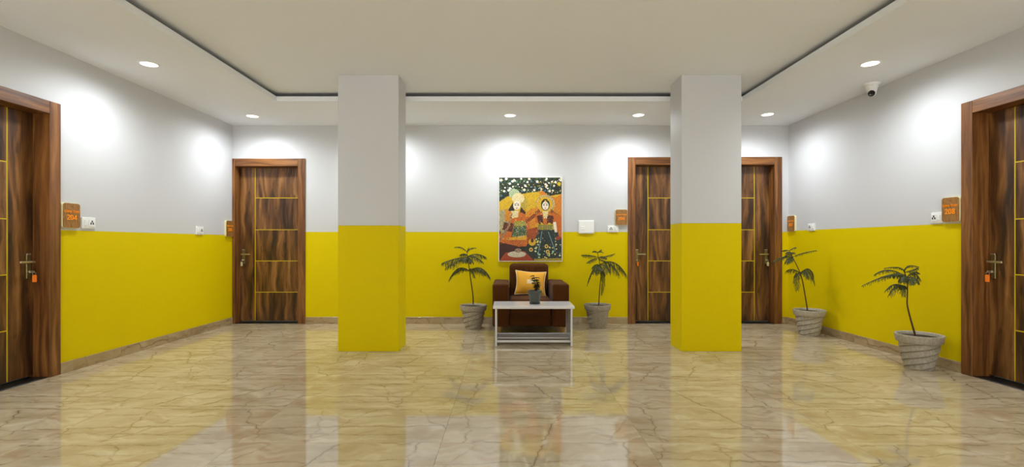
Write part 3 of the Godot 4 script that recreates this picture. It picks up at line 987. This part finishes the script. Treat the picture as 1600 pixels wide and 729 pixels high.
# two garlanded, richly dressed figures before flowers, 300 x 400
func picture_texture() -> ImageTexture:
	var im := Image.create(300, 400, false, Image.FORMAT_RGB8)
	var rng := RandomNumberGenerator.new()
	rng.seed = 8
	var night := Color8(22, 30, 18)
	var gold := Color8(214, 176, 24)
	var orange := Color8(206, 108, 22)
	var rust := Color8(128, 46, 12)
	var maroon := Color8(74, 22, 8)
	var cream := Color8(226, 216, 190)
	var skin := Color8(238, 226, 206)
	var blue := Color8(66, 120, 150)
	var green := Color8(66, 104, 48)
	im.fill(night)
	dots(im, 520, Rect2(0, 0, 300, 140), 1.5, 4.5, [green, Color8(48, 76, 32), blue, Color8(30, 48, 40), Color8(96, 110, 50)], rng)
	dots(im, 44, Rect2(0, 2, 300, 66), 3.5, 6.5, [Color8(236, 232, 216), Color8(226, 216, 190)], rng)
	dots(im, 60, Rect2(0, 5, 300, 80), 1.5, 2.6, [Color8(236, 232, 216), gold], rng)
	disc(im, Vector2(287, 30), Vector2(9, 9), gold, rng)
	# golden drape behind the figures
	poly(im, [[0, 116], [40, 90], [110, 78], [160, 70], [200, 66], [240, 88], [300, 78], [300, 250], [0, 250]], gold, rng, 0.16, Color8(170, 116, 16))
	poly(im, [[186, 72], [206, 62], [236, 86], [270, 96], [300, 76], [300, 200], [262, 160], [240, 110]], orange, rng, 0.2, gold)
	poly(im, [[110, 190], [150, 150], [190, 140], [180, 230], [110, 260]], orange, rng, 0.3, gold)
	# left figure
	poly(im, [[40, 160], [66, 118], [74, 170], [46, 176]], Color8(40, 22, 12), rng)
	poly(im, [[104, 140], [128, 168], [122, 182], [98, 168]], Color8(52, 24, 12), rng)
	disc(im, Vector2(72, 78), Vector2(26, 24), Color8(126, 160, 110), rng, 0.35, cream)
	disc(im, Vector2(120, 122), Vector2(16, 28), Color8(150, 140, 70), rng, 0.4, gold)
	disc(im, Vector2(90, 100), Vector2(30, 26), cream, rng, 0.3, gold)
	disc(im, Vector2(84, 133), Vector2(18, 21), skin, rng)
	poly(im, [[30, 190], [60, 160], [110, 168], [140, 190], [150, 260], [130, 330], [0, 330], [0, 280]], orange, rng, 0.22, Color8(176, 80, 16))
	poly(im, [[54, 160], [94, 158], [90, 190], [62, 196]], cream, rng, 0.3, gold)
	poly(im, [[0, 160], [40, 150], [46, 250], [20, 280], [0, 250]], Color8(120, 110, 40), rng, 0.4, cream)
	poly(im, [[28, 150], [60, 166], [56, 205], [28, 210]], orange, rng, 0.3, gold)
	poly(im, [[24, 214], [72, 220], [60, 262], [14, 250]], maroon, rng, 0.2, rust)
	poly(im, [[70, 232], [126, 226], [134, 262], [128, 282], [56, 290]], night, rng, 0.35, Color8(120, 160, 110))
	poly(im, [[72, 210], [128, 206], [126, 230], [74, 234]], gold, rng, 0.4, green)
	poly(im, [[48, 288], [132, 276], [134, 296], [60, 310], [30, 300]], gold, rng, 0.3, orange)
	poly(im, [[30, 300], [130, 300], [110, 330], [40, 340], [10, 330]], orange, rng, 0.3, rust)
	poly(im, [[40, 230], [58, 170], [64, 172], [48, 240], [6, 306], [0, 298]], Color8(196, 170, 120), rng, 0.45, maroon)
	poly(im, [[0, 310], [90, 330], [110, 360], [60, 400], [0, 400]], maroon, rng, 0.35, Color8(30, 12, 6))
	# right figure
	disc(im, Vector2(222, 124), Vector2(44, 42), Color8(150, 120, 40), rng, 0.4, cream)
	disc(im, Vector2(218, 128), Vector2(37, 36), gold, rng, 0.12, orange)
	disc(im, Vector2(221, 130), Vector2(21, 28), Color8(30, 22, 12), rng)
	disc(im, Vector2(221, 135), Vector2(16, 20), skin, rng)
	disc(im, Vector2(221, 112), Vector2(5, 4), gold, rng)
	poly(im, [[190, 150], [124, 210], [132, 220], [200, 168]], maroon, rng, 0.4, orange)
	poly(im, [[248, 150], [296, 188], [292, 202], [244, 168]], maroon, rng, 0.4, orange)
	poly(im, [[176, 176], [206, 162], [238, 162], [262, 178], [266, 214], [236, 224], [200, 224], [172, 214]], orange, rng, 0.18, rust)
	poly(im, [[180, 184], [206, 178], [212, 222], [190, 224]], maroon, rng, 0.1, rust)
	poly(im, [[230, 180], [262, 184], [256, 222], [228, 224]], maroon, rng, 0.1, rust)
	poly(im, [[206, 162], [236, 162], [228, 196], [214, 196]], cream, rng, 0.3, gold)
	poly(im, [[252, 164], [300, 190], [300, 290], [286, 280]], orange, rng, 0.3, Color8(176, 80, 16))
	poly(im, [[196, 216], [206, 216], [220, 240], [236, 216], [248, 218], [222, 254]], gold, rng)
	poly(im, [[186, 226], [258, 226], [256, 252], [186, 252]], Color8(170, 140, 60), rng, 0.4, green)
	poly(im, [[258, 214], [272, 214], [278, 262], [266, 264]], skin, rng)
	poly(im, [[186, 252], [258, 252], [300, 300], [300, 400], [140, 400], [120, 350]], night, rng, 0.16, Color8(74, 100, 110))
	poly(im, [[130, 250], [182, 236], [188, 262], [160, 312], [134, 320]], rust, rng, 0.3, orange)
	poly(im, [[130, 60], [130, 60], [131, 61]], gold, rng)
	dots(im, 36, Rect2(150, 290, 146, 96), 2.5, 5.0, [Color8(206, 214, 160), Color8(150, 196, 150), Color8(226, 206, 110)], rng)
	for q in [[152, 346], [232, 356], [226, 330]]:
		disc(im, Vector2(q[0], q[1]), Vector2(9, 10), Color8(216, 186, 96), rng)
		disc(im, Vector2(q[0], q[1]), Vector2(4, 5), rust, rng)
	for q in [[204, 260, 186, 372], [236, 262, 268, 352]]:
		for t in 30:
			var f := t / 29.0
			disc(im, Vector2(lerp(float(q[0]), float(q[2]), f), lerp(float(q[1]), float(q[3]), f)), Vector2(2, 2), blue if t % 2 else Color8(160, 190, 190), rng)
	disc(im, Vector2(158, 310), Vector2(18, 17), gold, rng, 0.2, orange)
	disc(im, Vector2(158, 302), Vector2(7, 10), maroon, rng)
	disc(im, Vector2(283, 290), Vector2(13, 10), Color8(170, 60, 20), rng, 0.3, maroon)
	# feet and base
	poly(im, [[0, 400], [30, 360], [120, 352], [168, 400]], Color8(176, 70, 24), rng, 0.3, rust)
	disc(im, Vector2(84, 368), Vector2(44, 15), Color8(206, 196, 168), rng, 0.15, Color8(170, 150, 120))
	disc(im, Vector2(90, 350), Vector2(16, 10), maroon, rng, 0.4, cream)
	poly(im, [[168, 390], [300, 386], [300, 400], [168, 400]], Color8(130, 116, 40), rng, 0.4, gold)
	dots(im, 150, Rect2(0, 175, 140, 150), 1.0, 2.2, [gold, cream, rust, maroon, Color8(236, 150, 40)], rng)
	dots(im, 110, Rect2(64, 210, 68, 74), 1.0, 2.0, [cream, Color8(120, 170, 120), blue, gold], rng)
	dots(im, 90, Rect2(110, 80, 180, 110), 1.0, 2.0, [orange, rust, Color8(236, 206, 60)], rng)
	dots(im, 120, Rect2(176, 250, 124, 140), 0.8, 1.8, [Color8(90, 130, 130), Color8(40, 60, 50), cream], rng)
	dots(im, 60, Rect2(186, 170, 76, 80), 0.8, 1.8, [cream, gold, orange], rng)
	# faces
	disc(im, Vector2(221, 135), Vector2(16, 20), skin, rng)
	disc(im, Vector2(84, 134), Vector2(17, 19), skin, rng)
	for f in [[84, 136], [221, 136]]:
		for s in [-1, 1]:
			disc(im, Vector2(f[0] + s * 7, f[1] - 4), Vector2(4.2, 2.2), Color8(40, 26, 20), rng)
			disc(im, Vector2(f[0] + s * 7, f[1] - 10), Vector2(5, 1.2), Color8(90, 60, 40), rng)
		disc(im, Vector2(f[0], f[1] + 3), Vector2(1.6, 4), Color8(214, 190, 160), rng)
		disc(im, Vector2(f[0], f[1] + 11), Vector2(5, 1.9), Color8(176, 70, 50), rng)
		disc(im, Vector2(f[0], f[1] - 13), Vector2(1.6, 3), Color8(190, 60, 30), rng)
	for y in 400:                                    # the mottle of a coarse print
		for x in 300:
			var g := rng.randf_range(0.80, 1.16)
			var q := im.get_pixel(x, y)
			im.set_pixel(x, y, Color(minf(q.r * g, 1.0), minf(q.g * g, 1.0), minf(q.b * g, 1.0)))
	im.generate_mipmaps()
	return ImageTexture.create_from_image(im)

func make_painting() -> void:
	var p := thing("picture", "colourful devotional print of two garlanded figures hung above the armchair", "picture", on_wall("back", 0.3135, 1.431))
	part("canvas", box(Vector3(0, 0, 0.0125), Vector3(0.874, 1.158, 0.025), 0.002), M.canvas, p)
	var st := tool_()
	var w := 0.427
	var h := 0.5685
	var c := [Vector3(-w, -h, 0), Vector3(w, -h, 0), Vector3(w, h, 0), Vector3(-w, h, 0)]
	var uv := [Vector2(0, 1), Vector2(1, 1), Vector2(1, 0), Vector2(0, 0)]
	tri(st, [c[0], c[1], c[2]], Vector3.BACK, [uv[0], uv[1], uv[2]])
	tri(st, [c[0], c[2], c[3]], Vector3.BACK, [uv[0], uv[2], uv[3]])
	part("print", st.commit(), textured(picture_texture(), Vector2.ONE, 0.55), p, Vector3(0, 0, 0.0258))

# ---------------------------------------------------------------- build

func _ready() -> void:
	var cam := Camera3D.new()
	cam.name = "camera"
	cam.position = Vector3(0, EYE, 0)
	cam.projection = Camera3D.PROJECTION_FRUSTUM
	cam.near = 0.05
	cam.far = 60.0
	cam.size = 0.05 * 729.0 / 760.0
	cam.frustum_offset = Vector2(7.0, 15.5) * (0.05 / 760.0)
	add_child(cam)
	cam.current = true
	var env := Environment.new()
	var sky := ProceduralSkyMaterial.new()           # overcast daylight, let in as fill by the added glazed front behind the viewer
	sky.sky_top_color = Color(0.57, 0.575, 0.58)
	sky.sky_horizon_color = Color(0.62, 0.62, 0.61)
	sky.ground_horizon_color = Color(0.93, 0.92, 0.90)
	sky.ground_bottom_color = Color(0.93, 0.92, 0.90)
	sky.sun_angle_max = 0.0
	env.sky = Sky.new()
	env.sky.sky_material = sky
	env.background_mode = Environment.BG_SKY
	env.background_energy_multiplier = SKY_ENERGY
	env.ambient_light_source = Environment.AMBIENT_SOURCE_SKY
	env.tonemap_mode = Environment.TONE_MAPPER_LINEAR
	env.tonemap_exposure = 0.90
	env.sdfgi_enabled = true
	env.ssao_enabled = true
	env.ssil_enabled = true
	var we := WorldEnvironment.new()
	we.name = "environment"
	we.environment = env
	add_child(we)

	make_materials()
	make_floor()
	# doors: [side, centre, opening width, top, left face, right face, lock side]
	var doors := [
		["left", 3.993 - 0.43, 0.86, 2.269, 0.10, 0.10, 1.0, "walnut door with yellow inlay beside the 204 plaque"],
		["back", -3.3025, 0.86, 2.262, 0.037, 0.102, -1.0, "walnut door with yellow inlay in the far left corner"],
		["back", 2.173, 0.84, 2.281, 0.104, 0.095, -1.0, "walnut door partly behind the right pillar with the lock on its left"],
		["back", 3.236, 0.84, 2.284, 0.115, 0.104, 1.0, "walnut door in the far right corner with the lock on its right"],
		["right", 4.018 - 0.43, 0.86, 2.28, 0.10, 0.10, -1.0, "walnut door with yellow inlay beside the 208 plaque"],
	]
	make_wall("left", -FRONT, BACK, [[3.033, 4.093, 2.269]], 1.213, "white plastered side wall with a yellow lower half, left")
	make_wall("back", LEFT, RIGHT, [[-3.7695, -2.7705, 2.262], [1.649, 2.688, 2.281], [2.701, 3.76, 2.284]], 1.258, "white rear wall with a yellow lower half and three doors")
	make_wall("right", -FRONT, BACK, [[3.058, 4.118, 2.28]], 1.272, "white plastered side wall with a yellow lower half, right")
	make_wall("front", -RIGHT - 0.3, -LEFT + 0.3, [[-2.9, 2.9, 2.5]], 1.25, "white wall with a yellow lower half behind the viewer")
	make_added_glazing()
	make_ceiling()
	make_pillar(-1.730, -1.110, 5.305, 1.283, "square pillar, white above and yellow below, left of the armchair")
	make_pillar(1.775, 2.386, 5.30, 1.306, "square pillar, white above and yellow below, right of the armchair")
	make_skirting("left", [[-FRONT, 3.033], [4.093, BACK - 0.012]])
	make_skirting("right", [[-FRONT, 3.058], [4.118, BACK - 0.012]])
	make_skirting("back", [[-2.7705, 1.649], [3.76, RIGHT]])
	for n in doors.size():
		var d: Array = doors[n]
		make_door(n + 1, on_wall(d[0], d[1]), d[2], d[3], d[4], d[5], d[6], d[7])

	# ceiling lights
	var row := [
		[-3.24, 6.18, "lit round downlight in the ceiling border at the far left corner"],
		[-1.6, 6.17, "lit round downlight hidden behind the left pillar"],
		[0.032, 6.15, "lit round downlight in the ceiling border above the picture"],
		[1.65, 6.13, "lit round downlight in the rear ceiling border just left of the right pillar"],
		[3.262, 6.10, "lit round downlight in the ceiling border at the far right corner"],
		[-3.236, 4.39, "lit round downlight in the left ceiling border, nearest on that side"],
		[3.264, 4.376, "lit round downlight in the right ceiling border near the security camera"],
	]
	for r in row: make_lamp(r[0], r[1], r[2], "downlights in the ceiling border")
	for z in [2.62, 0.86]:
		for x in [-3.236, 3.264]: make_lamp(x, z, "round downlight in the %s ceiling border, %s the frame" % ["left" if x < 0 else "right", "just outside" if z > 2 else "far outside"], "downlights out of the frame")

	make_armchair()
	make_table()
	make_painting()
	make_pine(Vector3(-0.444, 0, -6.31), PINE_A_STEM, PINE_A_FRONDS, 11, 0.0, 0.003, "potted pine with wide drooping fronds left of the armchair")
	make_pine(Vector3(1.180, 0, -6.38), PINE_B_STEM, PINE_B_FRONDS, 12, 2.6, 0.009, "potted pine in a crusty pot right of the armchair")
	make_pine(Vector3(3.640, 0, -5.867), PINE_C_STEM, PINE_C_FRONDS, 13, 1.1, 0.004, "leaning potted pine by the far right corner door")
	make_pine(Vector3(3.627, 0, -4.287), PINE_D_STEM, PINE_D_FRONDS, 14, 0.5, 0.003, "potted pine with a bent bare stem, nearest, by the right wall door")
	make_cushion()
	make_small_plant()
	make_security_camera()

	make_plaque(on_wall("left", 4.183, 1.339), "204", "wooden room plaque reading 204 on the left wall")
	make_plaque(on_wall("left", 6.568, 1.300), "205", "wooden room plaque reading 205 in the far left corner")
	make_plaque(on_wall("back", 1.5575, 1.457), "206", "wooden room plaque reading 206 on the rear wall")
	make_plaque(on_wall("right", 6.572, 1.367), "207", "wooden room plaque reading 207 in the far right corner")
	make_plaque(on_wall("right", 4.205, 1.392), "208", "wooden room plaque reading 208 on the right wall")
	make_socket(on_wall("left", 4.370, 1.283), 0.144, 0.10, "right", "white socket plate right of the 204 plaque")
	make_socket(on_wall("left", 5.947, 1.256), 0.146, 0.10, "right", "white socket plate on the left wall near the far corner")
	make_socket(on_wall("back", 1.078, 1.325), 0.214, 0.182, "blank", "large square white switch plate on the rear wall right of the picture")
	make_socket(on_wall("back", 1.4445, 1.299), 0.149, 0.093, "left", "white socket plate at the lower left of the 206 plaque")
	make_socket(on_wall("right", 6.15, 1.305), 0.14, 0.093, "left", "white socket plate on the right wall near the far corner")
	make_socket(on_wall("right", 4.355, 1.329), 0.117, 0.098, "left", "white socket plate left of the 208 plaque")
	make_keys(on_wall("left", doors[0][1]), 0.86, 1.0, M.orange, "orange key tag hanging from the lock of the near left wall door")
	make_keys(on_wall("back", doors[1][1]), 0.86, -1.0, M.brass, "silver key tag in the lock of the far left door")
	make_keys(on_wall("back", doors[2][1]), 0.84, -1.0, M.orange, "orange key tag hanging from the lock of the rear door right of the armchair")
	make_keys(on_wall("back", doors[3][1]), 0.84, 1.0, M.brass, "silver key tag in the lock of the far right corner door")
	make_keys(on_wall("right", doors[4][1]), 0.86, -1.0, M.orange, "orange key tag hanging from the lock of the near right wall door")
